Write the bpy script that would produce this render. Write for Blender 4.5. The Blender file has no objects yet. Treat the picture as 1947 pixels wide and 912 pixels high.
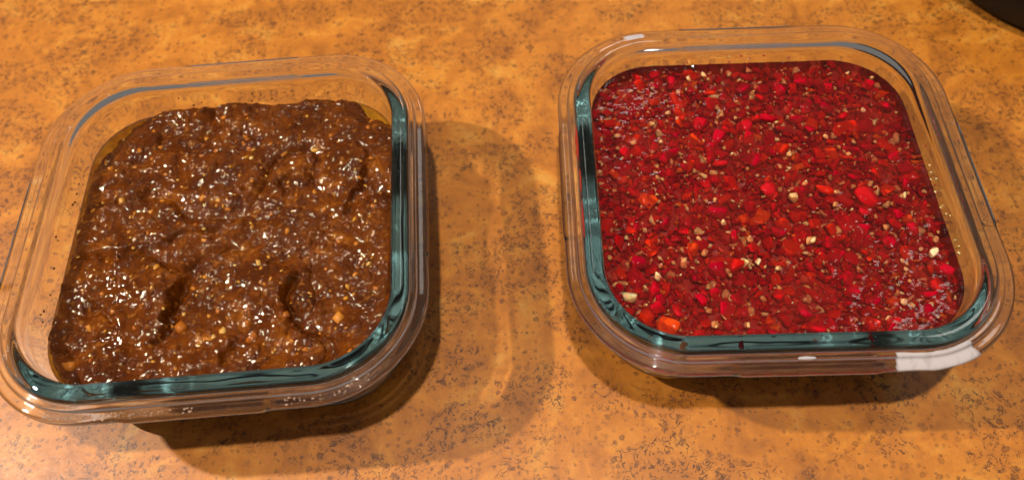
import bpy, bmesh, math, random
import numpy as np
from mathutils import Matrix, Vector, noise as mnoise

rng = np.random.default_rng(7)
random.seed(7)
MM = 0.001
sc = bpy.context.scene
C = sc.collection

# ------------------------------------------------------------------ camera
FPX, PITCH, ROLL, CAM_H = 1525.6, math.radians(58.482), math.radians(-3.867), 0.30836
cam = bpy.data.cameras.new("camera")
camo = bpy.data.objects.new("camera", cam)
C.objects.link(camo)
fw = Vector((0, math.cos(PITCH), -math.sin(PITCH)))
rt = Vector((1, 0, 0))
up = rt.cross(fw)
c, s = math.cos(ROLL), math.sin(ROLL)
r2, u2 = rt * c + up * s, up * c - rt * s
m = Matrix((r2, u2, -fw)).transposed().to_4x4()
m.translation = (0, 0, CAM_H)
camo.matrix_world = m
cam.sensor_fit = 'HORIZONTAL'
cam.sensor_width = 36
cam.lens = FPX / 1947 * 36
cam.shift_y = -31.5 / 1947
cam.clip_start, cam.clip_end = 0.01, 50
cam.dof.use_dof = True
cam.dof.focus_distance = 0.305
cam.dof.aperture_fstop = 8.0
sc.camera = camo

# ------------------------------------------------------------------ world, lamps, exposure
w = bpy.data.worlds.new("World")
sc.world = w
w.use_nodes = True
bg = w.node_tree.nodes["Background"]
bg.inputs[0].default_value = (1.0, 0.95, 0.90, 1)
bg.inputs[1].default_value = 0.15
sc.view_settings.view_transform = 'Standard'
sc.view_settings.look = 'None'
sc.view_settings.exposure = 0.12
sc.view_settings.gamma = 1

def lamp(name, loc, target, power, size, col):
    l = bpy.data.lights.new(name, 'AREA')
    l.shape = 'DISK'
    l.size = size
    l.energy = power
    l.color = col
    l.cycles.is_caustics_light = True
    o = bpy.data.objects.new(name, l)
    C.objects.link(o)
    o.location = loc
    o.rotation_euler = (Vector(target) - Vector(loc)).to_track_quat('-Z', 'Y').to_euler()
    return o
lamp("ceiling_lamp", (-0.004, -0.065, 1.5), (0, 0.17, 0), 15.6, 0.05, (1, 0.93, 0.84))
lamp("side_lamp", (-1.178, 0.278, 1.3), (0, 0.17, 0), 26.5, 0.05, (1, 0.93, 0.84))

def panel(name, loc, sx, sy, power):
    l = bpy.data.lights.new(name, 'AREA')
    l.shape = 'RECTANGLE'; l.size, l.size_y = sx, sy
    l.energy = power
    l.color = (1, 0.95, 0.88)
    l.cycles.is_caustics_light = True
    o = bpy.data.objects.new(name, l)
    C.objects.link(o)
    o.location = loc            # unseen panel added for the glass, faces straight down
panel("added_panel_far", (-0.1, 1.5, 2.1), 0.14, 0.7, 0.9)  # unseen, added to brighten the teal bands in the glass
panel("added_panel_near", (0.25, -0.75, 2.1), 0.7, 0.14, 0.9)  # unseen, added for the glass bands, on the camera's side
panel("added_panel_right", (1.43, 0.85, 2.1), 0.40, 0.30, 1.9)  # unseen, added to mirror in the right container's front flange
panel("added_panel_back", (0.47, 2.30, 2.1), 0.30, 0.34, 2.2)  # unseen, added to mirror in the right container's back rim

cy = sc.cycles
cy.use_denoising = True
cy.denoiser = 'OPENIMAGEDENOISE'
cy.denoising_input_passes = 'RGB_ALBEDO_NORMAL'
cy.denoising_prefilter = 'ACCURATE'
cy.use_adaptive_sampling = False
cy.max_bounces = 24
cy.transmission_bounces = 24
cy.glossy_bounces = 16
cy.transparent_max_bounces = 24
cy.diffuse_bounces = 4
cy.sample_clamp_indirect = 10
cy.caustics_refractive = True
cy.caustics_reflective = False
cy.blur_glossy = 0.3

# ------------------------------------------------------------------ helpers
def link(name, me, mat=None, parent=None):
    o = bpy.data.objects.new(name, me)
    C.objects.link(o)
    if mat is not None:
        if not me.materials:
            me.materials.append(mat)
    if parent is not None:
        o.parent = parent
    return o

def tag(o, label=None, cat=None, group=None, kind=None):
    if label: o["label"] = label
    if cat: o["category"] = cat
    if group: o["group"] = group
    if kind: o["kind"] = kind
    return o

def mesh(name, v, f, smooth=True):
    me = bpy.data.meshes.new(name)
    me.from_pydata([tuple(p) for p in v], [], [tuple(q) for q in f])
    me.update()
    if smooth:
        me.polygons.foreach_set("use_smooth", [True] * len(me.polygons))
    return me

class NT:
    """small helper round a node tree"""
    def __init__(self, name):
        self.m = bpy.data.materials.new(name)
        self.m.use_nodes = True
        self.t = self.m.node_tree
        self.t.nodes.clear()
        self.out = self.n('ShaderNodeOutputMaterial')
    def n(self, typ, **kw):
        nd = self.t.nodes.new(typ)
        for k, v in kw.items():
            if k.startswith('i_'):
                nd.inputs[k[2:].replace('_', ' ')].default_value = v
            else:
                setattr(nd, k, v)
        return nd
    def l(self, a, b):
        self.t.links.new(a, b)
    def noise(self, co, scale, detail=2, rough=0.5, dist=0.0):
        nd = self.n('ShaderNodeTexNoise', i_Scale=scale, i_Detail=detail, i_Roughness=rough, i_Distortion=dist)
        self.l(co, nd.inputs['Vector'])
        return nd.outputs['Fac']
    def ramp(self, fac, stops, interp='LINEAR'):
        nd = self.n('ShaderNodeValToRGB')
        nd.color_ramp.interpolation = interp
        e = nd.color_ramp.elements
        while len(e) < len(stops): e.new(0.5)
        for i, (p, col) in enumerate(stops):
            e[i].position = p
            e[i].color = (*col, 1) if len(col) == 3 else col
        self.l(fac, nd.inputs['Fac'])
        return nd.outputs['Color']
    def math(self, op, a, b=None, clamp=False):
        nd = self.n('ShaderNodeMath', operation=op, use_clamp=clamp)
        for i, x in enumerate((a, b)):
            if x is None: continue
            if isinstance(x, (int, float)): nd.inputs[i].default_value = x
            else: self.l(x, nd.inputs[i])
        return nd.outputs[0]
    def mix(self, fac, a, b, blend='MIX'):
        nd = self.n('ShaderNodeMix', data_type='RGBA', blend_type=blend)
        for i, x in ((0, fac), (6, a), (7, b)):
            if isinstance(x, (int, float)): nd.inputs[i].default_value = x
            elif isinstance(x, tuple): nd.inputs[i].default_value = (*x, 1)
            else: self.l(x, nd.inputs[i])
        return nd.outputs[2]
    def smooth(self, x, a, b):
        nd = self.n('ShaderNodeMapRange', interpolation_type='SMOOTHSTEP')
        nd.inputs['From Min'].default_value = a
        nd.inputs['From Max'].default_value = b
        self.l(x, nd.inputs['Value'])
        return nd.outputs['Result']
    def coord(self, which='Object'):
        return self.n('ShaderNodeTexCoord').outputs[which]
    def scaled(self, co, sx, sy, sz):
        nd = self.n('ShaderNodeMapping')
        nd.inputs['Scale'].default_value = (sx, sy, sz)
        self.l(co, nd.inputs['Vector'])
        return nd.outputs[0]
    def principled(self, **kw):
        p = self.n('ShaderNodeBsdfPrincipled')
        for k, v in kw.items():
            k = k.replace('_', ' ')
            if isinstance(v, (int, float, tuple)):
                if isinstance(v, tuple) and len(v) == 3: v = (*v, 1)
                p.inputs[k].default_value = v
            else: self.l(v, p.inputs[k])
        self.l(p.outputs[0], self.out.inputs['Surface'])
        return p
    def wet(self, col, nrm, rough, ior=1.45, amount=1.0, sss=None, film=(1, 1, 1, 1)):
        """matt body under a thin clear wet film"""
        if sss:
            d = self.n('ShaderNodeSubsurfaceScattering')
            d.inputs['Scale'].default_value = sss
            d.inputs['Radius'].default_value = (1.0, 0.22, 0.12)
        else:
            d = self.n('ShaderNodeBsdfDiffuse')
        self.l(col, d.inputs['Color'])
        g = self.n('ShaderNodeBsdfAnisotropic', distribution='BECKMANN', i_Roughness=rough)
        g.inputs['Color'].default_value = film
        fr = self.n('ShaderNodeFresnel', i_IOR=ior)
        if nrm is not None:
            self.l(nrm, g.inputs['Normal']); self.l(nrm, fr.inputs['Normal']); self.l(nrm, d.inputs['Normal'])
        mx = self.n('ShaderNodeMixShader')
        self.l(self.math('MULTIPLY', fr.outputs[0], amount), mx.inputs[0])
        self.l(d.outputs[0], mx.inputs[1]); self.l(g.outputs[0], mx.inputs[2])
        self.l(mx.outputs[0], self.out.inputs['Surface'])
    def bump(self, h, dist, strength=1.0):
        b = self.n('ShaderNodeBump')
        b.inputs['Strength'].default_value = strength
        b.inputs['Distance'].default_value = dist
        self.l(h, b.inputs['Height'])
        return b.outputs[0]

# ------------------------------------------------------------------ materials
def mat_glass():
    t = NT("tempered_glass")
    g = t.n('ShaderNodeBsdfGlass', i_IOR=1.5, i_Roughness=0.0)
    g.inputs['Color'].default_value = (1, 1, 1, 1)
    t.l(g.outputs[0], t.out.inputs['Surface'])
    a = t.n('ShaderNodeVolumeAbsorption')
    a.inputs['Color'].default_value = (0.20, 0.86, 0.84, 1)
    a.inputs['Density'].default_value = 4.6
    t.l(a.outputs[0], t.out.inputs['Volume'])
    return t.m

def mat_counter():
    t = NT("mottled_laminate")
    co = t.coord()
    big = t.noise(co, 14, 4, 0.6, 0.4)
    mid = t.noise(co, 55, 5, 0.62, 0.8)
    fine = t.noise(co, 420, 4, 0.65)
    grain = t.noise(co, 1600, 2, 0.6)
    base = t.ramp(t.math('ADD', t.math('MULTIPLY', big, 0.35), t.math('MULTIPLY', mid, 0.65)),
                  [(0.35, (0.29, 0.088, 0.007)), (0.43, (0.40, 0.126, 0.010)), (0.50, (0.48, 0.156, 0.013)), (0.56, (0.54, 0.192, 0.018)), (0.64, (0.58, 0.26, 0.04))])
    base = t.mix(t.math('MULTIPLY', t.smooth(fine, 0.42, 0.72), 0.35), base, (0.30, 0.105, 0.018))
    base = t.mix(t.math('MULTIPLY', t.smooth(grain, 0.52, 0.8), 0.25), base, (0.62, 0.33, 0.09))
    # wiggly hair cracks inside patches
    wig = t.noise(co, 210, 4, 0.6, 1.5)
    line = t.math('SUBTRACT', 1.0, t.smooth(t.math('ABSOLUTE', t.math('SUBTRACT', wig, 0.5)), 0.008, 0.05))
    patch = t.smooth(t.noise(t.scaled(co, 1, 1.6, 1), 26, 3, 0.6, 0.6), 0.44, 0.54)
    brk = t.smooth(t.noise(co, 330, 2, 0.6), 0.44, 0.54)
    base = t.mix(t.math('MULTIPLY', patch, 0.16), base, (0.26, 0.080, 0.014))
    cracks = t.math('MULTIPLY', t.math('MULTIPLY', line, patch), brk)
    base = t.mix(t.math('MULTIPLY', cracks, 0.9), base, (0.06, 0.020, 0.006))
    # round dark spots, some with a darker rim
    for sc_, keep, rad, amt in ((110, 0.86, 0.20, 0.7), (230, 0.70, 0.24, 0.72), (430, 0.68, 0.28, 0.65)):
        warp = t.n('ShaderNodeMix', data_type='VECTOR')
        nz = t.n('ShaderNodeTexNoise', i_Scale=sc_ * 4.0, i_Detail=4)
        t.l(co, nz.inputs['Vector'])
        ad = t.n('ShaderNodeVectorMath', operation='MULTIPLY_ADD')
        t.l(nz.outputs['Color'], ad.inputs[0])
        ad.inputs[1].default_value = (0.5 / sc_,) * 3
        t.l(co, ad.inputs[2])
        v = t.n('ShaderNodeTexVoronoi', i_Scale=sc_, voronoi_dimensions='2D')
        t.l(ad.outputs[0], v.inputs['Vector'])
        sep = t.n('ShaderNodeSeparateColor')
        t.l(v.outputs['Color'], sep.inputs[0])
        on = t.math('GREATER_THAN', sep.outputs[0], keep)
        rr = t.math('MULTIPLY', t.math('ADD', sep.outputs[1], 0.35), rad)
        q = t.math('DIVIDE', v.outputs['Distance'], rr)
        inside = t.math('SUBTRACT', 1.0, t.smooth(q, 0.75, 1.05))
        rim = t.math('MULTIPLY', inside, t.math('ADD', 0.6, t.math('MULTIPLY', t.smooth(q, 0.3, 0.9), 0.4)))
        k = t.math('MULTIPLY', t.math('MULTIPLY', rim, on), t.math('MULTIPLY', t.math('ADD', 0.35, t.math('MULTIPLY', sep.outputs[2], 0.85)), amt), clamp=True)
        base = t.mix(k, base, (0.085, 0.028, 0.007))
    h = t.math('ADD', t.math('MULTIPLY', fine, 0.6), t.math('MULTIPLY', grain, 0.4))
    t.principled(Base_Color=base, Roughness=t.math('ADD', 0.30, t.math('MULTIPLY', fine, 0.22)), IOR=1.48,
                 Normal=t.bump(h, 0.00012, 0.6))
    return t.m

def mat_paste():
    t = NT("chili_paste")
    co = t.coord()
    a = t.noise(co, 90, 5, 0.65, 0.6)
    b = t.noise(co, 380, 3, 0.6)
    col = t.ramp(a, [(0.28, (0.044, 0.0080, 0.0005)), (0.46, (0.074, 0.0145, 0.0007)), (0.60, (0.122, 0.0265, 0.0011)), (0.74, (0.27, 0.076, 0.004))])
    col = t.mix(t.math('MULTIPLY', t.smooth(b, 0.56, 0.72), 0.55), col, (0.33, 0.11, 0.015))
    t.wet(col, t.bump(t.noise(t.scaled(co, 1, 1.9, 1), 560, 1, 0.5), 0.0004, 0.18), 0.095, 1.45, film=(1.0, 0.86, 0.66, 1))      # amber oil film
    return t.m

def mat_chunk(name, stops, rough=0.25, coat=0.5, sss=None):
    t = NT(name)
    r = t.n('ShaderNodeObjectInfo').outputs['Random']
    col = t.ramp(r, stops)
    n = t.noise(t.coord(), 700, 3, 0.6)
    col = t.mix(t.math('MULTIPLY', t.smooth(n, 0.4, 0.75), 0.30), col, tuple(x * 0.6 for x in stops[0][1]))
    t.wet(col, t.bump(n, 0.0003, 0.3), 0.15, 1.42, coat, sss)
    return t.m

def mat_tinted(name, coat=0.0):
    """small joined bits: own colour of each bit from a colour attribute"""
    t = NT(name)
    a = t.n('ShaderNodeVertexColor', layer_name='tint')
    t.wet(a.outputs[0], None, 0.2, 1.4, coat, 0.0009)
    return t.m

def mat_brine():
    """turbid pepper brine: see-through, a little cloudy in drifts, with a wet rippled surface"""
    t = NT("relish_brine")
    co = t.coord()
    tr = t.n('ShaderNodeBsdfTransparent'); tr.inputs[0].default_value = (0.99, 0.80, 0.72, 1)
    di = t.n('ShaderNodeBsdfDiffuse'); di.inputs[0].default_value = (0.46, 0.034, 0.016, 1)
    cloud = t.ramp(t.noise(co, 70, 4, 0.65, 0.5), [(0.35, (0.03,) * 3), (0.55, (0.10,) * 3), (0.75, (0.26,) * 3)])
    body = t.n('ShaderNodeMixShader')
    t.l(cloud, body.inputs[0]); t.l(tr.outputs[0], body.inputs[1]); t.l(di.outputs[0], body.inputs[2])
    nb = t.bump(t.noise(t.scaled(co, 1, 1.7, 1), 430, 1, 0.5), 0.0004, 0.20)
    gl = t.n('ShaderNodeBsdfAnisotropic', distribution='BECKMANN', i_Roughness=0.09)
    fr = t.n('ShaderNodeFresnel', i_IOR=1.45)
    t.l(nb, fr.inputs['Normal']); t.l(nb, gl.inputs['Normal'])
    mx = t.n('ShaderNodeMixShader')
    t.l(fr.outputs[0], mx.inputs[0]); t.l(body.outputs[0], mx.inputs[1]); t.l(gl.outputs[0], mx.inputs[2])
    t.l(mx.outputs[0], t.out.inputs['Surface'])
    return t.m

GLASS = mat_glass()
COUNTER = mat_counter()
PASTE = mat_paste()
SEED = mat_chunk("yellow_seed", [(0.0, (0.34, 0.12, 0.010)), (0.5, (0.46, 0.19, 0.018)), (1.0, (0.52, 0.28, 0.06))])
CHUNK = mat_chunk("orange_chunk", [(0.0, (0.27, 0.066, 0.005)), (1.0, (0.48, 0.17, 0.020))])
PEPPER = mat_chunk("red_pepper", [(0.0, (0.30, 0.002, 0.011)), (0.40, (0.42, 0.003, 0.013)), (0.72, (0.48, 0.007, 0.006)),
                                  (0.92, (0.52, 0.022, 0.005)), (1.0, (0.60, 0.070, 0.007))], 0.45, 0.06, sss=0.0011)
PEPPER_DEEP = mat_chunk("deep_red_pepper", [(0.0, (0.30, 0.002, 0.012)), (0.6, (0.44, 0.004, 0.016)), (1.0, (0.48, 0.010, 0.008))], 0.45, 0.10, sss=0.0012)
GARLIC = mat_chunk("garlic", [(0.0, (0.58, 0.27, 0.11)), (0.45, (0.74, 0.48, 0.20)), (1.0, (0.82, 0.66, 0.38))], 0.45, 0.1, sss=0.0009)
BITS = mat_tinted("chopped_bits")
RELISH_LIQUID = mat_brine()
def mat_oil():
    t = NT("chili_oil")
    co = t.coord()
    col = t.ramp(t.noise(co, 160, 3, 0.6), [(0.35, (0.24, 0.085, 0.004)), (0.65, (0.42, 0.18, 0.010))])
    t.wet(col, None, 0.06, 1.45)
    body = t.out.inputs['Surface'].links[0].from_socket
    tr = t.n('ShaderNodeBsdfTransparent'); tr.inputs[0].default_value = (0.85, 0.55, 0.10, 1)
    mx = t.n('ShaderNodeMixShader', i_Fac=0.6)
    t.l(tr.outputs[0], mx.inputs[1]); t.l(body, mx.inputs[2]); t.l(mx.outputs[0], t.out.inputs['Surface'])
    return t.m
OIL = mat_oil()

def mat_simple(name, col, rough, **kw):
    t = NT(name)
    n = t.noise(t.coord(), 260, 4, 0.6)
    cc = t.mix(t.math('MULTIPLY', t.smooth(n, 0.45, 0.75), 0.3), col, tuple(x * 0.72 for x in col))
    t.principled(Base_Color=cc, Roughness=rough, Normal=t.bump(n, 0.0003, 0.3), **kw)
    return t.m
BLACK = mat_simple("black_enamel", (0.004, 0.004, 0.0045), 0.5, Specular_IOR_Level=0.15)
def mat_glare_and_smear():
    t = NT("white_glare_and_residue")
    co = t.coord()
    d = t.n('ShaderNodeBsdfDiffuse'); d.inputs[0].default_value = (0.46, 0.40, 0.385, 1)  # white painted in for reflected light; also colours the front smudge
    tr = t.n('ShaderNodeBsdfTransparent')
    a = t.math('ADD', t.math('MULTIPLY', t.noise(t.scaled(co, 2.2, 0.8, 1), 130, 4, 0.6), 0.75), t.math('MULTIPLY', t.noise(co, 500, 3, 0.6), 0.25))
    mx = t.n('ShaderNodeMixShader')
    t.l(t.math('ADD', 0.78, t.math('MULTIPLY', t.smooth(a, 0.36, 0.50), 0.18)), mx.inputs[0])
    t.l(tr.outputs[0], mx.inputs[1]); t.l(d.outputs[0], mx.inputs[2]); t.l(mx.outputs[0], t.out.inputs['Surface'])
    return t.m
WHITE = mat_glare_and_smear()
SMEAR = mat_simple("red_residue", (0.30, 0.018, 0.012), 0.25, Coat_Weight=0.6)

# ------------------------------------------------------------------ the counter
N = 2
v, f = [], []
X0, X1, Y0, Y1 = -1.1, 1.1, -0.35, 1.1
v = [(X0, Y0, 0), (X1, Y0, 0), (X1, Y1, 0), (X0, Y1, 0), (X0, Y0, -.04), (X1, Y0, -.04), (X1, Y1, -.04), (X0, Y1, -.04)]
f = [(0, 1, 2, 3), (7, 6, 5, 4), (0, 4, 5, 1), (1, 5, 6, 2), (2, 6, 7, 3), (3, 7, 4, 0)]
counter = tag(link("counter", mesh("counter", v, f, False), COUNTER), "mottled orange brown laminate countertop with dark specks", kind="structure")
counter.cycles.is_caustics_receiver = True

# ------------------------------------------------------------------ glass containers
A, R0 = 80.0, 41.96          # outer half width and corner radius of the flange, mm
PL = dict(x=-111.685, y=171.172, r=math.radians(0.879))
PR = dict(x=99.76, y=171.416, r=math.radians(-2.571))

def ring(nc=40, ns=56):
    """points and outward normals round the rounded square, plus position along the side (mm from its middle)"""
    P, Nn, S = [], [], []
    h = A - R0
    for k in range(4):
        a0 = k * math.pi / 2
        cx, cyy = [(h, h), (-h, h), (-h, -h), (h, -h)][k]
        for i in range(nc):
            a = a0 + (math.pi / 2) * i / nc
            P.append((cx + R0 * math.cos(a), cyy + R0 * math.sin(a))); Nn.append((math.cos(a), math.sin(a))); S.append(99)
        a = a0 + math.pi / 2
        ex, ey = cx + R0 * math.cos(a), cyy + R0 * math.sin(a)
        dx, dy = -math.sin(a), math.cos(a)
        for i in range(ns):
            q = 2 * h * i / ns
            P.append((ex + dx * q, ey + dy * q)); Nn.append((math.cos(a), math.sin(a))); S.append(q - h)
    return np.array(P), np.array(Nn), np.array(S)

WALL, BASE_D, BASE_R = 4.4, 12.6, 18.0     # glass thickness, where the foot's curve starts, radius of that curve
def fillet(r, a0, a1, n=8):
    return [(BASE_D + BASE_R + r * math.cos(math.radians(a)), 0.6 + BASE_R + r * math.sin(math.radians(a))) for a in np.linspace(a0, a1, n)]
PROFILE = ([(36, 5.0)] + fillet(BASE_R - WALL, -90, -170) +
           [(14.55, 38), (14.3, 48), (14.2, 51.6), (13.7, 53.1), (12.7, 53.9), (10.8, 54.1), (9.0, 53.95), (8.0, 53.6), (7.5, 52.9), (7.25, 52.3), (6.8, 52.05), (6.0, 52.0),
            (5.3, 51.95), (4.8, 51.65), (4.6, 51.0), (4.3, 50.65), (3.2, 50.55), (1.6, 50.45), (0.6, 50.1), (0.1, 49.5), (0.2, 48.9), (1.0, 48.5), (2.2, 48.35), (4.5, 48.3), (7.4, 48.2), (8.9, 47.8), (9.6, 46.6), (9.9, 44), (10.1, 38)] +
           fillet(BASE_R, -170, -96) + [(29.6, 0.3), (31, 0.1), (32.4, 0.3), (36, 0.6)])

def catmull(p, n):
    p = np.array(p, float)
    q = np.vstack([2 * p[0] - p[1], p, 2 * p[-1] - p[-2]])
    out = []
    for i in range(1, len(q) - 2):
        for k in range(n):
            u = k / n
            out.append(0.5 * (2 * q[i] + (q[i + 1] - q[i - 1]) * u + (2 * q[i - 1] - 5 * q[i] + 4 * q[i + 1] - q[i + 2]) * u * u
                              + (3 * q[i] - q[i - 1] - 3 * q[i + 1] + q[i + 2]) * u ** 3))
    out.append(q[-2])
    return np.array(out)

def build_container(seed):
    P, Nn, S = ring()
    prof = catmull(PROFILE, 3)
    n, k = len(P), len(prof)
    V = np.zeros((k, n, 3))
    for j, (d, z) in enumerate(prof):
        dd = np.full(n, d)
        zz = np.full(n, z)
        # locking ridge under the middle of each side of the flange
        rid = 1 / (1 + np.exp((np.abs(S) - 24) / 0.5))
        if d < 6 and z < 49.2: zz = zz - 1.2 * rid * min(1, (49.2 - z) / 0.7)
        if d < 2: dd = dd + 0.5 * (1 - rid) * (1 - d / 2)
        V[j, :, :2] = P - Nn * dd[:, None]
        V[j, :, 2] = zz
    V = V.reshape(-1, 3)
    off = Vector((seed * 31.7, seed * 12.3, 0))
    for i in range(len(V)):
        p = Vector(V[i])
        if p.z > 1.0:
            w_ = mnoise.noise_vector((p + off) * 0.075) * 0.16 + mnoise.noise_vector((p + off) * 0.22) * 0.02
            if p.z > 47: w_ = w_ * 0.3
            V[i] += np.array((w_.x, w_.y, w_.z * (0.6 if p.z > 6 else 0)))
    F = []
    for j in range(k - 1):
        for i in range(n):
            i2 = (i + 1) % n
            F.append((j * n + i, j * n + i2, (j + 1) * n + i2, (j + 1) * n + i))
    V = np.vstack([V, [(0, 0, prof[0][1])], [(0, 0, prof[-1][1])]])
    a, b = len(V) - 2, len(V) - 1
    for i in range(n):
        i2 = (i + 1) % n
        F.append((a, i2, i))
        F.append((b, (k - 1) * n + i, (k - 1) * n + i2))
    me = mesh("glass_container", V * MM, F)
    bm = bmesh.new(); bm.from_mesh(me)
    bmesh.ops.recalc_face_normals(bm, faces=bm.faces)
    bm.to_mesh(me); bm.free()
    return me

def put(o, pl):
    o.location = (pl['x'] * MM, pl['y'] * MM, 0.00003)
    o.rotation_euler = (0, 0, pl['r'])

def container(pl, seed, label):
    o = link("glass_container", build_container(seed), GLASS)
    put(o, pl)
    o.cycles.is_caustics_caster = True
    tag(o, label, "food container", "square glass containers on the counter")
    return o
boxL = container(PL, 1, "square glass container holding the dark brown chunky paste")
boxR = container(PR, 2, "square glass container holding the bright red chopped pepper relish")

# ------------------------------------------------------------------ noise fields (numpy)
def vnoise(x, y, seed):
    r = np.random.default_rng(seed)
    T = r.random((256, 256))
    xi, yi = np.floor(x).astype(int), np.floor(y).astype(int)
    fx, fy = x - xi, y - yi
    fx, fy = fx * fx * (3 - 2 * fx), fy * fy * (3 - 2 * fy)
    g = lambda a, b: T[a % 256, b % 256]
    return (g(xi, yi) * (1 - fx) + g(xi + 1, yi) * fx) * (1 - fy) + (g(xi, yi + 1) * (1 - fx) + g(xi + 1, yi + 1) * fx) * fy - 0.5
def fbm(x, y, wl, seed, oct=4, gain=0.5):
    o, a = 0, 1.0
    for k in range(oct):
        o = o + a * vnoise(x / wl + 17.3 * k, y / wl + 5.1 * k, seed + k)
        wl *= 0.5; a *= gain
    return o

def rsq_field(x, y, a, r):
    """signed distance to a rounded square, negative inside"""
    qx, qy = np.abs(x) - (a - r), np.abs(y) - (a - r)
    return np.hypot(np.maximum(qx, 0), np.maximum(qy, 0)) + np.minimum(np.maximum(qx, qy), 0) - r

def square_to_round(u, v, a, r):
    """maps the unit square grid onto the rounded square, smoothly"""
    m_ = np.maximum(np.abs(u), np.abs(v)) + 1e-9
    ang = np.arctan2(v, u)
    # distance from centre to the border along ang
    lo, hi = np.zeros_like(ang), np.full_like(ang, a * 1.5)
    for _ in range(26):
        mid = (lo + hi) / 2
        ins = rsq_field(np.cos(ang) * mid, np.sin(ang) * mid, a, r) < 0
        lo = np.where(ins, mid, lo); hi = np.where(ins, hi, mid)
    return np.cos(ang) * lo * m_, np.sin(ang) * lo * m_

def height_solid(name, fun, a, r, n, zb, taper=1.5, gap=0.2):
    """solid with a height field top on a rounded square and a skirt to the base zb"""
    g = np.linspace(-1, 1, n)
    U, W = np.meshgrid(g, g)
    X, Y = square_to_round(U, W, a, r)
    Z = fun(X, Y)
    V = np.stack([X, Y, Z], -1).reshape(-1, 3)
    idx = np.arange(n * n).reshape(n, n)
    F = np.stack([idx[:-1, :-1], idx[:-1, 1:], idx[1:, 1:], idx[1:, :-1]], -1).reshape(-1, 4)
    b = np.concatenate([idx[0, :-1], idx[:-1, -1], idx[-1, :0:-1], idx[:0:-1, 0]])
    nb = len(b); j = np.arange(nb); j2 = (j + 1) % nb
    F = F.tolist()
    prev = b
    if zb is None:      # follow the inside of the glass down to its floor
        rings = [(80 - d - gap, z + gap) for d, z in fillet(BASE_R - WALL, -170, -90, 6)]
    else:
        rings = [(a - taper, zb)]
    for ah, zz in rings:
        lx, ly = square_to_round(U.ravel()[b], W.ravel()[b], ah, r - (a - ah))
        o0 = len(V)
        V = np.vstack([V, np.stack([lx, ly, np.full(nb, zz)], -1)])
        cur = np.arange(o0, o0 + nb)
        F += np.stack([prev[j], cur[j], cur[j2], prev[j2]], -1).tolist()
        prev = cur
    V = np.vstack([V, [(0, 0, rings[-1][1])]])
    F += np.stack([np.full(nb, len(V) - 1), prev[j2], prev[j]], -1).tolist()
    me = bpy.data.meshes.new(name)
    me.from_pydata((V * MM).tolist(), [], F)
    me.polygons.foreach_set("use_smooth", [True] * len(me.polygons))
    me.update()
    return me

# ------------------------------------------------------------------ brown paste
def seg_dist(X, Y, pts):
    """distance to a polyline, with the side sign (positive to the left of its direction)"""
    best = np.full(X.shape, 1e9); sgn = np.ones(X.shape); par = np.zeros(X.shape)
    for i in range(len(pts) - 1):
        (x0, y0), (x1, y1) = pts[i], pts[i + 1]
        dx, dy = x1 - x0, y1 - y0
        t = np.clip(((X - x0) * dx + (Y - y0) * dy) / (dx * dx + dy * dy), 0, 1)
        ex, ey = X - x0 - t * dx, Y - y0 - t * dy
        d = np.hypot(ex, ey)
        k = d < best
        best = np.where(k, d, best); sgn = np.where(k, np.sign(dx * ey - dy * ex), sgn)
        par = np.where(k, (i + t) / (len(pts) - 1), par)
    return best, sgn, par

# folds: the spoon marks (points run along each crease, mm in the box; higher lip on the left of the run, depth, width, lip)
FOLDS = [([(-22.2, -48.4), (-19.5, -38.1), (-17.2, -27.4), (-15.3, -20.8), (-10.8, -15.4)], 7.5, 1.7, 4.0), ([(44.2, -50.1), (34.3, -46.1), (28.1, -40.2), (25.5, -31.2), (26.0, -22.3), (23.7, -12.8)], 4.5, 2.0, 2.6), ([(42.3, -4.9), (48.6, 5.6), (52.2, 16.8), (52.3, 30.1), (51.0, 44.2)], 3.0, 2.0, 1.4), ([(-38.7, -4.6), (-24.8, -1.1), (-3.9, -0.6), (1.9, 3.8)], 2.0, 2.5, 1.2), ([(-4.6, 23.6), (1.6, 16.5), (5.6, 8.5)], 3.0, 2.5, 1.2), ([(-8.8, 60.4), (-11.4, 53.3), (-8.3, 46.7)], 2.5, 2.2, 1.8), ([(23.4, 27.6), (20.7, 19.9), (24.5, 11.7)], 3, 2, 1.5), ([(-55.4, -23.9), (-43.5, -33.8), (-35.9, -43.0)], 2, 2, 1.2), ([(2.9, -58.7), (4.0, -51.7), (9.4, -49.1)], 2.5, 2, 1.5), ([(38.0, -2.1), (34.3, -11.4), (28.3, -13.2)], 2.2, 2, 1.2)]
PGRID = 560
gg = np.linspace(-66, 66, PGRID)
GX, GY = np.meshgrid(gg, gg)
H = 39.2 + 3.2 * fbm(GX, GY, 42, 11, 3, 0.5) + 2.4 * fbm(GX * 0.8 + GY * 0.4, GY, 15, 21, 2) + 1.1 * fbm(GX, GY, 6.5, 31, 2, 0.4)
fw_ = fbm(GX + 4 * fbm(GX, GY, 12, 71, 2), GY + 4 * fbm(GX, GY, 12, 72, 2), 26, 61, 2)
H += 2.6 * np.minimum(np.abs(fw_) / 0.16, 1) ** 0.6 - 1.8
for pts, depth, wid, lip in FOLDS:
    wx = GX + 5 * fbm(GX, GY, 9, 77, 4, 0.6); wy = GY + 5 * fbm(GX, GY, 9, 78, 4, 0.6)
    d, sg, par = seg_dist(wx, wy, pts)
    fade = np.clip(np.minimum(par, 1 - par) * 3, 0.1, 1)
    H += fade * 0.75 * (-depth * np.exp(-(d / (wid * np.where(sg > 0, 0.7, 1.15))) ** 2) + lip * np.exp(-((d - 3.2) / 3.2) ** 2) * (sg > 0))
H = np.where(H < 37.2, 37.2 + 0.45 * (H - 37.2), H)
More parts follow.
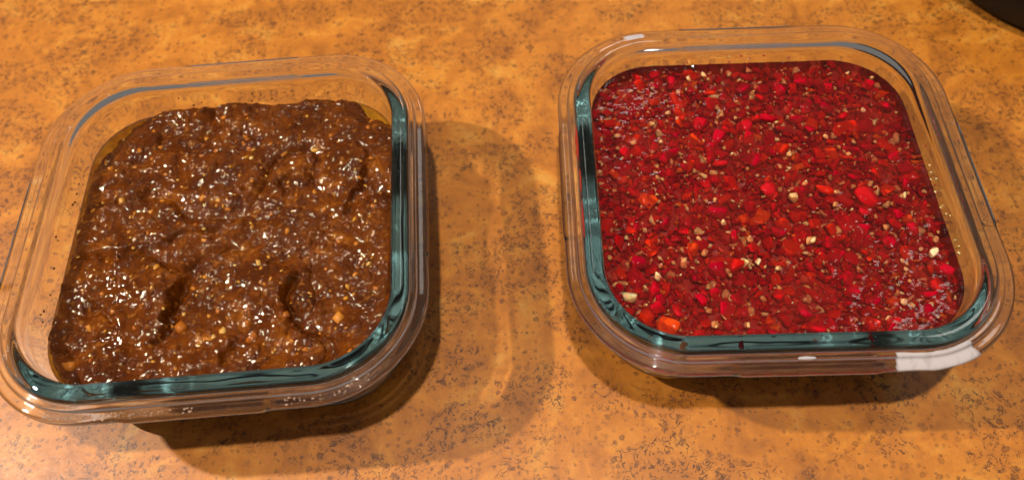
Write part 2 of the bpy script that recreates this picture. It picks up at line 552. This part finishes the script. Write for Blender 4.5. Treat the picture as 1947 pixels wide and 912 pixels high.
# grit: many small rounded grains pushing through the surface
def stamp(Hf, n, r0, r1, up0, up1, r_):
    step = gg[1] - gg[0]
    for _ in range(n):
        x, y = r_.uniform(-66, 66, 2)
        r = r0 * (r1 / r0) ** (r_.random() ** 1.6)
        e = r_.uniform(0.75, 1.3)
        i0, i1 = int((y - r - gg[0]) / step), int((y + r - gg[0]) / step) + 2
        j0, j1 = int((x - r - gg[0]) / step), int((x + r - gg[0]) / step) + 2
        i0, j0 = max(i0, 0), max(j0, 0)
        if i0 >= i1 or j0 >= j1: continue
        q = ((GX[i0:i1, j0:j1] - x) * e / r) ** 2 + ((GY[i0:i1, j0:j1] - y) / e / r) ** 2
        if q.size == 0: continue
        Hf[i0:i1, j0:j1] += r * r_.uniform(up0, up1) * np.clip(1 - q, 0, 1) ** 0.8
rs = np.random.default_rng(5)
stamp(H, 600, 1.2, 3.0, 0.12, 0.38, rs)
stamp(H, 8500, 0.4, 1.2, 0.14, 0.44, rs)
# the paste sinks under the oil near the glass, most at the two corners where oil stands
edge = -rsq_field(GX, GY, 65.2, 27)
def blob(x, y, r): return np.exp(-(((GX - x) ** 2 + (GY - y) ** 2) / r ** 2))
H -= 2.4 * np.exp(-np.maximum(edge, 0) / 1.6)
H -= 11.0 * blob(-53, 51, 13) * np.exp(-edge / 6) + 8 * blob(53, 52, 11) * np.exp(-edge / 5) + 4.5 * np.exp(-np.maximum(edge, 0) / 2.2) / (1 + np.exp((GX + 46) / 3)) 
H += 4.5 * blob(-18, 60, 4.0) + 2.0 * blob(-4, 55, 9)
def bilin(F, X, Y):
    st = gg[1] - gg[0]
    fx = np.clip((X - gg[0]) / st, 0, PGRID - 1.001); fy = np.clip((Y - gg[0]) / st, 0, PGRID - 1.001)
    xi, yi = fx.astype(int), fy.astype(int); ax, ay = fx - xi, fy - yi
    return (F[yi, xi] * (1 - ax) + F[yi, xi + 1] * ax) * (1 - ay) + (F[yi + 1, xi] * (1 - ax) + F[yi + 1, xi + 1] * ax) * ay
paste = link("brown_paste", height_solid("brown_paste", lambda X, Y: bilin(H, X, Y), 65.15, 27, 520, None), PASTE)
put(paste, PL)
tag(paste, "dark brown oily chili paste with seeds filling a glass container", "paste")
oil = link("oil_film", height_solid("oil_film", lambda X, Y: 35.6 + 0.15 * fbm(X, Y, 9, 3, 2), 65.18, 27, 90, 33.5, 0.25), OIL, paste)
tag(oil, "amber oil pooled along the edge of the paste")

def hull_mesh(name, pts, bev=0.0, sub=0):
    bm = bmesh.new()
    for p in pts: bm.verts.new(p)
    r = bmesh.ops.convex_hull(bm, input=bm.verts)
    bmesh.ops.delete(bm, geom=[g for g in r['geom_interior'] if isinstance(g, bmesh.types.BMVert)] , context='VERTS')
    bmesh.ops.recalc_face_normals(bm, faces=bm.faces)
    me = bpy.data.meshes.new(name)
    bm.to_mesh(me); bm.free()
    return me

def lump_points(r_, n, ex, ey, ez, box=0.0):
    p = r_.normal(size=(n, 3)); p /= np.linalg.norm(p, axis=1)[:, None]
    if box: # squarish chopped bit
        p = np.sign(p) * np.abs(p) ** (1 - box)
    p *= r_.uniform(0.85, 1.0, (n, 1))
    return p * np.array((ex, ey, ez)) * MM

def place_piece(name, me, mat, parent, x, y, z, sx, r_, tilt=0.5, smooth=True):
    o = bpy.data.objects.new(name, me)
    C.objects.link(o)
    o.parent = parent
    o.location = (x * MM, y * MM, z * MM)
    o.rotation_euler = (r_.normal() * tilt, r_.normal() * tilt, r_.uniform(0, 6.28))
    o.scale = (sx, sx * r_.uniform(0.8, 1.2), sx)
    return o

seed_meshes = []
for k in range(4):
    me = hull_mesh("seed", lump_points(rs, 22, 1.0, rs.uniform(0.6, 0.8), 0.42) * rs.uniform(0.8, 1.1, (22, 1)))
    me.polygons.foreach_set("use_smooth", [True] * len(me.polygons)); me.materials.append(SEED); seed_meshes.append(me)
chunk_meshes = []
for k in range(5):
    me = hull_mesh("chopped_chunk", lump_points(rs, 20, 1.0, rs.uniform(0.6, 0.9), 0.6, 0.3) * rs.uniform(0.75, 1.1, (20, 1)))
    me.polygons.foreach_set("use_smooth", [True] * len(me.polygons)); me.materials.append(CHUNK); chunk_meshes.append(me)
SEEDS = [(31.8, 36.7, 2.1, 1), (-46.8, 18.3, 2.5, 1), (7.6, 1.0, 1.7, 1), (12.4, -16.7, 1.9, 1), (15.7, -13.5, 1.2, 1), (-13.6, -41.4, 2.8, 0), (1.8, -44.5, 1.9, 1), (-1.2, -46.9, 1.5, 1), (10.8, -41.4, 2.4, 0), (12.9, -47.5, 2.4, 0), (43.9, -41.8, 3.6, 0), (-53.3, -52.6, 3.3, 0), (25.3, -40.2, 1.6, 0), (-15.6, 47.1, 1.5, 1), (18.6, 35.3, 1.6, 0), (-6.6, 14.4, 1.4, 1), (-0.4, 16.4, 1.2, 1), (-26.4, -15.4, 1.6, 1), (3.2, 34.6, 1.7, 1), (5.5, 33.6, 1.3, 1), (31.9, 15.8, 1.8, 0), (46.6, -33.4, 1.5, 1), (36.6, 6.4, 1.5, 0), (-61.1, 4.5, 1.7, 1), (-57.8, 14.2, 1.5, 0), (-54.2, 34.8, 1.6, 0), (49.6, -1.0, 1.5, 1), (47.4, -29.0, 1.4, 1), (-4.1, -47.1, 1.6, 0), (-13.3, -36.7, 1.3, 1), (-48.1, -39.0, 1.7, 0), (43.6, -9.0, 1.3, 0), (55.2, -20.6, 1.3, 1), (-12.0, -24.7, 1.4, 0)]
for x, y, s_, kind in SEEDS:
    z = float(bilin(H, np.array([x]), np.array([y]))[0])
    place_piece("seed" if kind else "chopped_chunk", (seed_meshes if kind else chunk_meshes)[rs.integers(4)], None, paste, x, y, z - 0.15 * s_, s_ * 1.2, rs, 0.35)
for k in range(170):
    x, y = rs.uniform(-60, 60, 2)
    if rsq_field(np.array(x), np.array(y), 62, 26) > 0: continue
    z = float(bilin(H, np.array([x]), np.array([y]))[0])
    if rs.random() < 0.5:
        s_ = rs.uniform(0.6, 1.15); place_piece("seed", seed_meshes[rs.integers(4)], None, paste, x, y, z + 0.02, s_, rs, 0.4)
    else:
        s_ = rs.uniform(0.9, 1.9); place_piece("chopped_chunk", chunk_meshes[rs.integers(5)], None, paste, x, y, z - 0.15 * s_, s_, rs, 0.4)

# ------------------------------------------------------------------ red pepper relish
rr_ = np.random.default_rng(23)
ZL = 42.0
relish = bpy.data.objects.new("pepper_relish", None)
relish.empty_display_size = 0.02
C.objects.link(relish)
put(relish, PR)
tag(relish, "bright red relish of chopped peppers and garlic in clear liquid", "relish")

def inside_relish(x, y, m_=0.0):
    return float(rsq_field(np.array(x), np.array(y), 65.0 - m_, 27 - m_)) < 0
# bed: the packed mass under the top layer
bed = link("pepper_bed", height_solid("pepper_bed", lambda X, Y: ZL - 3.5 + 1.2 * fbm(X, Y, 6, 91, 3) - 1.6 * np.exp(np.minimum(rsq_field(X, Y, 65, 27), 0) / 2.5), 64.8, 27, 160, None, gap=0.55),
           mat_simple("dark_red_mass", (0.26, 0.008, 0.007), 0.35), relish)

pepper_meshes = []
for k in range(14):
    n = rr_.integers(10, 17)
    if k % 3 == 0: p = lump_points(rr_, n + 6, 1.0, rr_.uniform(0.55, 0.85), 0.42, 0.45)
    elif k % 3 == 1: p = lump_points(rr_, n + 6, 1.0, rr_.uniform(0.7, 1.0), 0.5, 0.4)
    else: p = lump_points(rr_, n, 1.0, rr_.uniform(0.35, 0.5), 0.4, 0.45)
    me = hull_mesh("pepper_piece", p); me.materials.append(PEPPER)
    bm = bmesh.new(); bm.from_mesh(me)
    bmesh.ops.bevel(bm, geom=list(bm.edges), offset=0.16 * MM, segments=1, affect='EDGES', clamp_overlap=True)
    bm.to_mesh(me); bm.free()
    me.polygons.foreach_set("use_smooth", [True] * len(me.polygons))
    pepper_meshes.append(me)
round_meshes = []
for k in range(7):
    me = hull_mesh("pepper_piece", lump_points(rr_, 27, 1.0, rr_.uniform(0.6, 0.95), 0.42, 0.32)); me.materials.append(PEPPER_DEEP)
    me.polygons.foreach_set("use_smooth", [True] * len(me.polygons))
    round_meshes.append(me)
garlic_meshes = []
for k in range(8):
    me = hull_mesh("garlic_piece", lump_points(rr_, 22, 1.0, rr_.uniform(0.5, 0.95), 0.55, 0.3) * rr_.uniform(0.6, 1.1, (22, 1))); me.materials.append(GARLIC)
    me.polygons.foreach_set("use_smooth", [True] * len(me.polygons))
    garlic_meshes.append(me)

tops = []   # (x, y, r, z) of pieces near the surface
def free(x, y, r, fac=0.75):
    for (a, b, q) in placed:
        if (a - x) ** 2 + (b - y) ** 2 < (fac * (q + r)) ** 2: return False
    return True
placed = []
BIGP = [(-20.3, 33.9, 3.36), (-14.9, 26.2, 4.16), (-14.6, 13.4, 2.88), (-29.6, 11.9, 1.92), (-52.2, 20.1, 2.56), (-36.5, 16.9, 2.4), (-18.9, -9.1, 4.0), (3.1, 0.5, 3.84), (40.1, -4.3, 5.28), (37.4, -11.1, 2.72), (-47.0, -23.6, 2.24), (-51.7, -31.4, 3.04), (-22.7, -35.0, 3.52), (-2.1, 31.8, 3.36), (-29.7, 56.8, 2.88), (-37.7, 46.0, 2.4), (-28.2, 41.3, 2.4), (-13.6, 50.8, 2.56), (-57.5, 35.4, 2.4), (33.3, 40.1, 2.88), (24.5, 29.3, 2.4), (41.1, 45.5, 2.4), (40.8, 64.3, 2.24), (53.8, 52.3, 2.4), (60.0, -37.2, 3.68), (55.3, -43.6, 2.88), (24.3, -45.8, 3.04), (31.1, -49.2, 2.72), (53.2, -19.9, 2.88), (42.9, -25.4, 2.72), (47.5, -30.1, 2.56), (34.4, -31.9, 2.4), (2.6, 15.4, 2.4), (16.9, 2.0, 2.08), (2.6, -19.4, 2.72), (5.8, -52.7, 2.88), (-2.4, -46.1, 2.4), (-25.2, -45.4, 2.56), (-39.4, -51.3, 2.72), (-46.8, -50.1, 2.4), (-17.9, -47.7, 2.4), (36.5, -57.7, 2.72), (48.6, -53.9, 2.72), (42.1, 12.6, 2.24), (36.1, 14.1, 2.4), (24.1, 6.8, 2.4), (17.8, 39.4, 2.24), (8.9, 51.3, 2.24), (54.8, 13.4, 2.4), (2.7, -39.8, 2.24), (18.9, -35.9, 2.56), (17.4, -24.5, 2.24), (-8.5, -26.0, 2.08), (-59.0, -35.6, 2.4), (-53.4, -17.5, 2.24), (-33.3, -18.2, 2.08), (-57.3, 9.8, 2.24), (-49.4, 4.4, 2.08), (57.5, 40.5, 2.4), (55.6, 0.6, 2.4)]
GARL = [(14.1, -23.3, 2.72), (-55.9, -44.9, 4.08), (-12.6, -32.6, 2.21), (-7.6, -32.1, 2.04), (-27.8, -21.9, 1.87), (-17.8, -14.9, 1.7), (-5.1, 36.1, 1.53), (-10.6, 37.7, 1.44), (-48.5, 24.9, 1.7), (-37.5, 25.0, 1.36), (13.5, 16.8, 1.7), (12.1, 9.8, 1.44), (8.8, 10.7, 1.36), (28.3, -2.2, 1.87), (26.6, -8.3, 1.61), (43.5, -18.9, 1.78), (41.8, -50.2, 1.87), (50.7, -51.9, 1.78), (58.1, -30.4, 3.06), (53.2, -4.8, 2.04), (60.7, -24.8, 1.7), (11.5, -4.1, 2.89), (16.9, 2.0, 1.7), (-8.9, -22.5, 1.95), (-35.0, -31.9, 2.55), (-26.6, -27.7, 2.04), (-45.4, -37.2, 2.04), (34.9, -56.6, 1.7), (-26.9, -56.9, 2.04), (48.2, 38.1, 1.7), (46.3, 58.6, 1.36), (30.1, 25.0, 1.7), (-14.6, 59.8, 2.04), (-21.6, 58.6, 1.87), (-32.8, 40.0, 1.53), (-40.0, 34.7, 1.7), (45.7, -33.4, 1.44), (46.0, -37.2, 1.36), (-62.4, -28.8, 1.7), (-0.4, -35.3, 1.87)]
for x, y, s_ in BIGP:
    s_ *= 1.2
    placed.append((x, y, s_)); tops.append((x, y, s_, 0.15))
    place_piece("pepper_piece", round_meshes[rr_.integers(7)] if s_ > 3.1 else pepper_meshes[rr_.integers(14)], None, relish, x, y, ZL - 0.22 * s_, s_, rr_, 0.2)
for x, y, s_ in GARL:
    placed.append((x, y, s_))
    tops.append((x, y, s_, 0.2))
    place_piece("garlic_piece", garlic_meshes[rr_.integers(8)], None, relish, x, y, ZL - 0.20 * s_, s_, rr_, 0.3)
n = len(BIGP)
tries = 0
while n < 300 and tries < 20000:
    tries += 1
    x, y = rr_.uniform(-65, 65, 2)
    s_ = 2.3 + 2.8 * rr_.random() ** 1.5
    if not inside_relish(x, y, s_ * 0.9) or not free(x, y, s_, 0.5): continue
    placed.append((x, y, s_)); n += 1
    dz = rr_.uniform(-0.1, 0.8)
    if dz < 0.4: tops.append((x, y, s_, 0.1))
    place_piece("pepper_piece", pepper_meshes[rr_.integers(14)], None, relish, x, y, ZL - 0.36 * s_ - dz, s_, rr_, 0.45)
n = len(GARL)
while n < 280 and tries < 60000:
    tries += 1
    x, y = rr_.uniform(-65, 65, 2)
    s_ = 0.6 + 1.15 * rr_.random() ** 2
    if not inside_relish(x, y, s_) or not free(x, y, s_, 0.5): continue
    placed.append((x, y, s_)); n += 1
    place_piece("garlic_piece", garlic_meshes[rr_.integers(8)], None, relish, x, y, ZL - 0.35 * s_ - rr_.uniform(-0.1, 0.45), s_, rr_, 0.6)

# the many smaller bits, one joined mass with a colour of its own for each bit
def bits(name, count, smin, smax, zlo, zhi, r_, cols, parent):
    tm = []
    for k in range(10):
        me = hull_mesh("tmp", lump_points(r_, 9, 1.0, r_.uniform(0.45, 1), r_.uniform(0.35, 0.6), 0.4))
        vs = np.array([q.co[:] for q in me.vertices]); fs = [tuple(p.vertices) for p in me.polygons]
        tm.append((vs, fs)); bpy.data.meshes.remove(me)
    V, F, T = [], [], []
    o0 = 0
    i = 0
    while i < count:
        x, y = r_.uniform(-65, 65, 2)
        if not inside_relish(x, y, 0.9): continue
        i += 1
        vs, fs = tm[r_.integers(10)]
        s_ = smin + (smax - smin) * r_.random() ** 2
        e = Matrix.Rotation(r_.uniform(0, 6.28), 3, 'Z') @ Matrix.Rotation(r_.normal() * 0.7, 3, 'X') @ Matrix.Rotation(r_.normal() * 0.7, 3, 'Y')
        q = (vs * s_) @ np.array(e).T + np.array((x, y, r_.uniform(zlo, zhi) - 0.3 * s_)) * MM
        V.append(q); F += [tuple(a + o0 for a in t_) for t_ in fs]
        col = np.array(cols[r_.choice(len(cols), p=[c_[1] for c_ in cols])][0]) * r_.uniform(0.8, 1.15)
        T.append(np.tile((*col, 1.0), (len(vs), 1)))
        o0 += len(vs)
    me = mesh(name, np.vstack(V), F, True)
    ca = me.color_attributes.new('tint', 'FLOAT_COLOR', 'POINT')
    ca.data.foreach_set('color', np.vstack(T).ravel().astype(np.float32))
    o = link(name, me, BITS, parent)
    o["kind"] = "stuff"
    return o
COLS = [((0.26, 0.002, 0.009), 0.32), ((0.37, 0.004, 0.009), 0.32), ((0.44, 0.020, 0.006), 0.12), ((0.55, 0.10, 0.012), 0.05),
        ((0.55, 0.26, 0.12), 0.06), ((0.42, 0.05, 0.03), 0.09), ((0.70, 0.46, 0.22), 0.04)]
bits("chopped_bits", 5200, 1.1, 3.2, ZL - 3.2, ZL - 1.2, rr_, COLS, relish)
bits("floating_bits", 650, 0.3, 0.8, ZL - 0.5, ZL - 0.05, rr_, [((0.50, 0.22, 0.10), 0.35), ((0.62, 0.35, 0.15), 0.25), ((0.50, 0.02, 0.01), 0.4)], relish)

def liquid_h(X, Y):
    Z = ZL + 0.3 + 0.16 * fbm(X, Y, 7, 51, 2) + 0.20 * fbm(X, Y, 2.6, 55, 2)
    for x, y, r, u in tops:
        Z = Z + u * np.exp(-(((X - x) ** 2 + (Y - y) ** 2) / (0.8 * r) ** 2))
    ed = -rsq_field(X, Y, 65.05, 27)
    return Z + 0.7 * np.exp(-np.maximum(ed, 0) / 0.7)      # meniscus
me = height_solid("brine", liquid_h, 65.2, 27, 330, None)
liq = link("brine", me, RELISH_LIQUID, relish)

# ------------------------------------------------------------------ things on the glass
def flange_patch(name, mat, parent, side, s0, s1, d0, d1, dz=0.15, jag=0.6, seed=1, label=None, taper=False, n=40, m=12):
    """thin residue or painted reflection lying on the flange between s0..s1 (mm round the ring from the middle of a side) and d0..d1 (mm in from its rim)"""
    r_ = np.random.default_rng(seed)
    prof = catmull(PROFILE, 8)
    top = prof[(prof[:, 1] > 43.9)]
    k0 = np.argmin(np.abs(top[:, 1] - 54.2))
    top = top[k0:]                                  # from the lip's crest outwards and down to the flange's lower edge
    L = np.concatenate([[0], np.cumsum(np.hypot(*np.diff(top, axis=0).T))])
    h = A - R0
    V = []
    for layer in (0, 1):
        for i in range(n + 1):
            q = s0 + (s1 - s0) * i / n
            e = min(i, n - i) / n
            for j in range(m + 1):
                wob = jag * float(fbm(np.array([q]), np.array([j * 3.0]), 6, seed, 3)[0])
                mid_, half_ = (d0 + d1) / 2, (d1 - d0) / 2
                if taper: half_ *= 0.06 + math.sqrt(max(0.0, math.sin(math.pi * i / n)))
                a = mid_ + half_ * (2 * j / m - 1) + (wob if j in (0, m) and not (taper and i in (0, n)) else 0)
                dd, zz = np.interp(a, L, top[:, 0]), np.interp(a, L, top[:, 1])
                if i in (0, n): q += jag * 2.2 * float(fbm(np.array([j * 1.7]), np.array([q]), 3, seed + 9, 3)[0])
                # walk round the ring: side 0 is the front (y = -A), s runs to +x
                if abs(q) <= h: px, py, nx, ny = q, -A, 0, -1
                else:
                    sg = 1 if q > 0 else -1
                    an = (abs(q) - h) / R0
                    px, py = sg * (h + R0 * math.sin(an)), -h - R0 * math.cos(an); nx, ny = sg * math.sin(an), -math.cos(an)
                lift = (dz if layer else 0.02) * (1.0 if 0 < j < m and 0 < i < n else 0.1)
                x, y = px - nx * (dd - lift * 0.5), py - ny * (dd - lift * 0.5)
                ca, sa = math.cos(side), math.sin(side)
                V.append((ca * x - sa * y, sa * x + ca * y, zz + lift))
    F = []
    w1 = m + 1; o0 = (n + 1) * w1
    for i in range(n):
        for j in range(m):
            a = i * w1 + j
            F.append((o0 + a, o0 + a + w1, o0 + a + w1 + 1, o0 + a + 1)); F.append((a, a + 1, a + w1 + 1, a + w1))
    for i in range(n):
        for j, fl in ((0, 0), (m, 1)):
            a = i * w1 + j
            q = (a, a + w1, o0 + a + w1, o0 + a)
            F.append(q if not fl else q[::-1])
    for j in range(m):
        for i in (0, n):
            a = i * w1 + j
            F.append((a, a + 1, o0 + a + 1, o0 + a))
    o = link(name, mesh(name, np.array(V) * MM, F), mat, parent)
    if label: o["label"] = label
    return o
flange_patch("white_glare_and_smear", WHITE, boxR, 0.0, 29, 58, 5.6, 12.2, 0.10, 0.35, 3, "white lamp reflection painted on the front corner of the flange")  # opaque patch paints in a ceiling light's reflection
flange_patch("white_glare_and_smear", WHITE, boxR, math.pi, 41.5, 50.5, 4.4, 9.6, 0.12, 0.4, 9, "small white lamp reflection painted on the back rim")  # reflected light painted as a patch here too
flange_patch("white_glare_and_smear", WHITE, boxR, 0.0, -4, 2.5, 5.6, 7.6, 0.15, 1.2, 5, "small white smudge on the front of the flange", n=24, m=5, taper=True)
flange_patch("relish_smear", SMEAR, boxR, -math.pi / 2, -26, -9, 3.2, 4.8, 0.45, 0.9, 4, "red brown smear along the left rim", taper=True)
flange_patch("relish_smear", SMEAR, boxR, -math.pi / 2, -4, 6, 2.9, 3.9, 0.4, 0.9, 6, taper=True)
flange_patch("relish_smear", SMEAR, boxR, -math.pi / 2, 10, 27, 2.9, 4.0, 0.4, 1.0, 8, taper=True)

def wall_drop(parent, side, q, z, r, r_, mat=None):
    """a drop of brine clinging to the inside of the glass wall"""
    bm = bmesh.new()
    bmesh.ops.create_icosphere(bm, subdivisions=2, radius=1.0)
    d = np.interp(z, [38, 48, 51.6], [14.55, 14.3, 14.2])
    ca, sa = math.cos(side), math.sin(side)
    ex, ez = r * r_.uniform(0.8, 1.8), r * r_.uniform(0.5, 1.0)
    for v_ in bm.verts:
        k_ = 1 + 0.25 * mnoise.noise(v_.co * 1.3 + Vector((q, z, 0)))
        x, y, zz = q + v_.co.x * ex * k_, -(A - d) + v_.co.y * 0.55, z + v_.co.z * ez * k_
        v_.co = Vector((ca * x - sa * y, sa * x + ca * y, zz)) * MM
    for f_ in bm.faces: f_.smooth = True
    me = bpy.data.meshes.new("liquid_drop"); bm.to_mesh(me); bm.free()
    link("liquid_drop" if mat is None else "food_speck", me, mat or DROP, parent)
DROP = mat_simple("brine_drop", (0.03, 0.018, 0.012), 0.08)
dr = np.random.default_rng(41)
for k in range(15):
    wall_drop(boxR, 0.0, -30 + 3.3 * k + dr.uniform(-1.2, 1.2), dr.uniform(44, 51.5), dr.uniform(0.4, 0.95), dr)
for k in range(5):
    wall_drop(boxR, -math.pi / 2, -20 + 10 * k + dr.uniform(-3, 3), dr.uniform(45, 51), dr.uniform(0.3, 0.7), dr)
for k in range(4):
    wall_drop(boxL, 0.0, -6 + 9 * k + dr.uniform(-3, 3), dr.uniform(46, 51), dr.uniform(0.25, 0.5), dr)

for side, cnt in ((math.pi, 16), (math.pi / 2, 16)):
    for k in range(cnt):
        wall_drop(boxR, side, dr.uniform(-36, 36), 42.8 + 4.5 * dr.random() ** 2.2, dr.uniform(0.18, 0.42), dr, SMEAR if dr.random() < 0.6 else GARLIC)
for side, cnt in ((math.pi, 12), (-math.pi / 2, 12)):
    for k in range(cnt):
        wall_drop(boxL, side, dr.uniform(-36, 36), 40 + 6 * dr.random() ** 1.8, dr.uniform(0.16, 0.40), dr, PASTE)

def beads(name, parent, s0, s1, L0, L1, count, r_):
    """fine beads added for glints along the front edge of the flange, joined"""
    base = bmesh.new(); bmesh.ops.create_icosphere(base, subdivisions=2, radius=1.0)
    bv = np.array([v_.co[:] for v_ in base.verts]); bf = [tuple(v_.index for v_ in f_.verts) for f_ in base.faces]; base.free()
    prof = catmull(PROFILE, 8); top = prof[prof[:, 1] > 44]; top = top[np.argmin(np.abs(top[:, 1] - 54.1)):]
    Ln = np.concatenate([[0], np.cumsum(np.hypot(*np.diff(top, axis=0).T))])
    V, F = [], []
    h = A - R0
    for i in range(count):
        q = s0 + (s1 - s0) * r_.random() ** 1.4; a = r_.uniform(L0, L1)
        dd, zz = np.interp(a, Ln, top[:, 0]), np.interp(a, Ln, top[:, 1])
        if abs(q) <= h: px, py = q, -A + dd
        else:
            sg = 1 if q > 0 else -1; an = (abs(q) - h) / R0
            px, py = sg * (h + (R0 - dd) * math.sin(an)), -h - (R0 - dd) * math.cos(an)
        r = 0.14 + 0.3 * r_.random() ** 2
        V.append(bv * (r * r_.uniform(0.8, 1.6), r * r_.uniform(0.8, 1.2), r * 0.6) + (px, py, zz + 0.02)); F += [tuple(x + 42 * i for x in f_) for f_ in bf]
    o = link(name, mesh(name, np.vstack(V) * MM, F), GLINT_BEAD, parent)
    o["kind"] = "stuff"
GLINT_BEAD = mat_simple("glint_bead", (0.35, 0.22, 0.14), 0.05)  # for beads added to give the flange edge its reflected sparkle
beads("glint_beads", boxL, -52, 0, 9.0, 11.0, 120, dr)  # added to glint where the flange edge reflects the lamp
beads("glint_beads", boxL, 30, 62, 8.5, 11.0, 45, dr)

# ------------------------------------------------------------------ black pan beyond
def lathe(prof, n=96):
    V, F = [], []
    for (r, z) in prof:
        for i in range(n):
            a = 2 * math.pi * i / n
            V.append((r * math.cos(a), r * math.sin(a), z))
    for j in range(len(prof) - 1):
        for i in range(n):
            i2 = (i + 1) % n
            F.append((j * n + i, j * n + i2, (j + 1) * n + i2, (j + 1) * n + i))
    F.append(tuple(range(n))[::-1]); F.append(tuple(range((len(prof) - 1) * n, len(prof) * n)))
    return np.array(V), F
pv, pf = lathe([(0.085, 0.0), (0.095, 0.002), (0.101, 0.008), (0.108, 0.03), (0.112, 0.045), (0.1135, 0.0465), (0.113, 0.048), (0.1105, 0.047), (0.106, 0.03), (0.099, 0.009), (0.093, 0.004), (0.08, 0.004)])
pan = link("black_pan", mesh("black_pan", pv * 0.80, pf), BLACK)
pan.location = (0.314, 0.3435, 0.0)
tag(pan, "black round pan at the edge behind the red relish container", "pan")
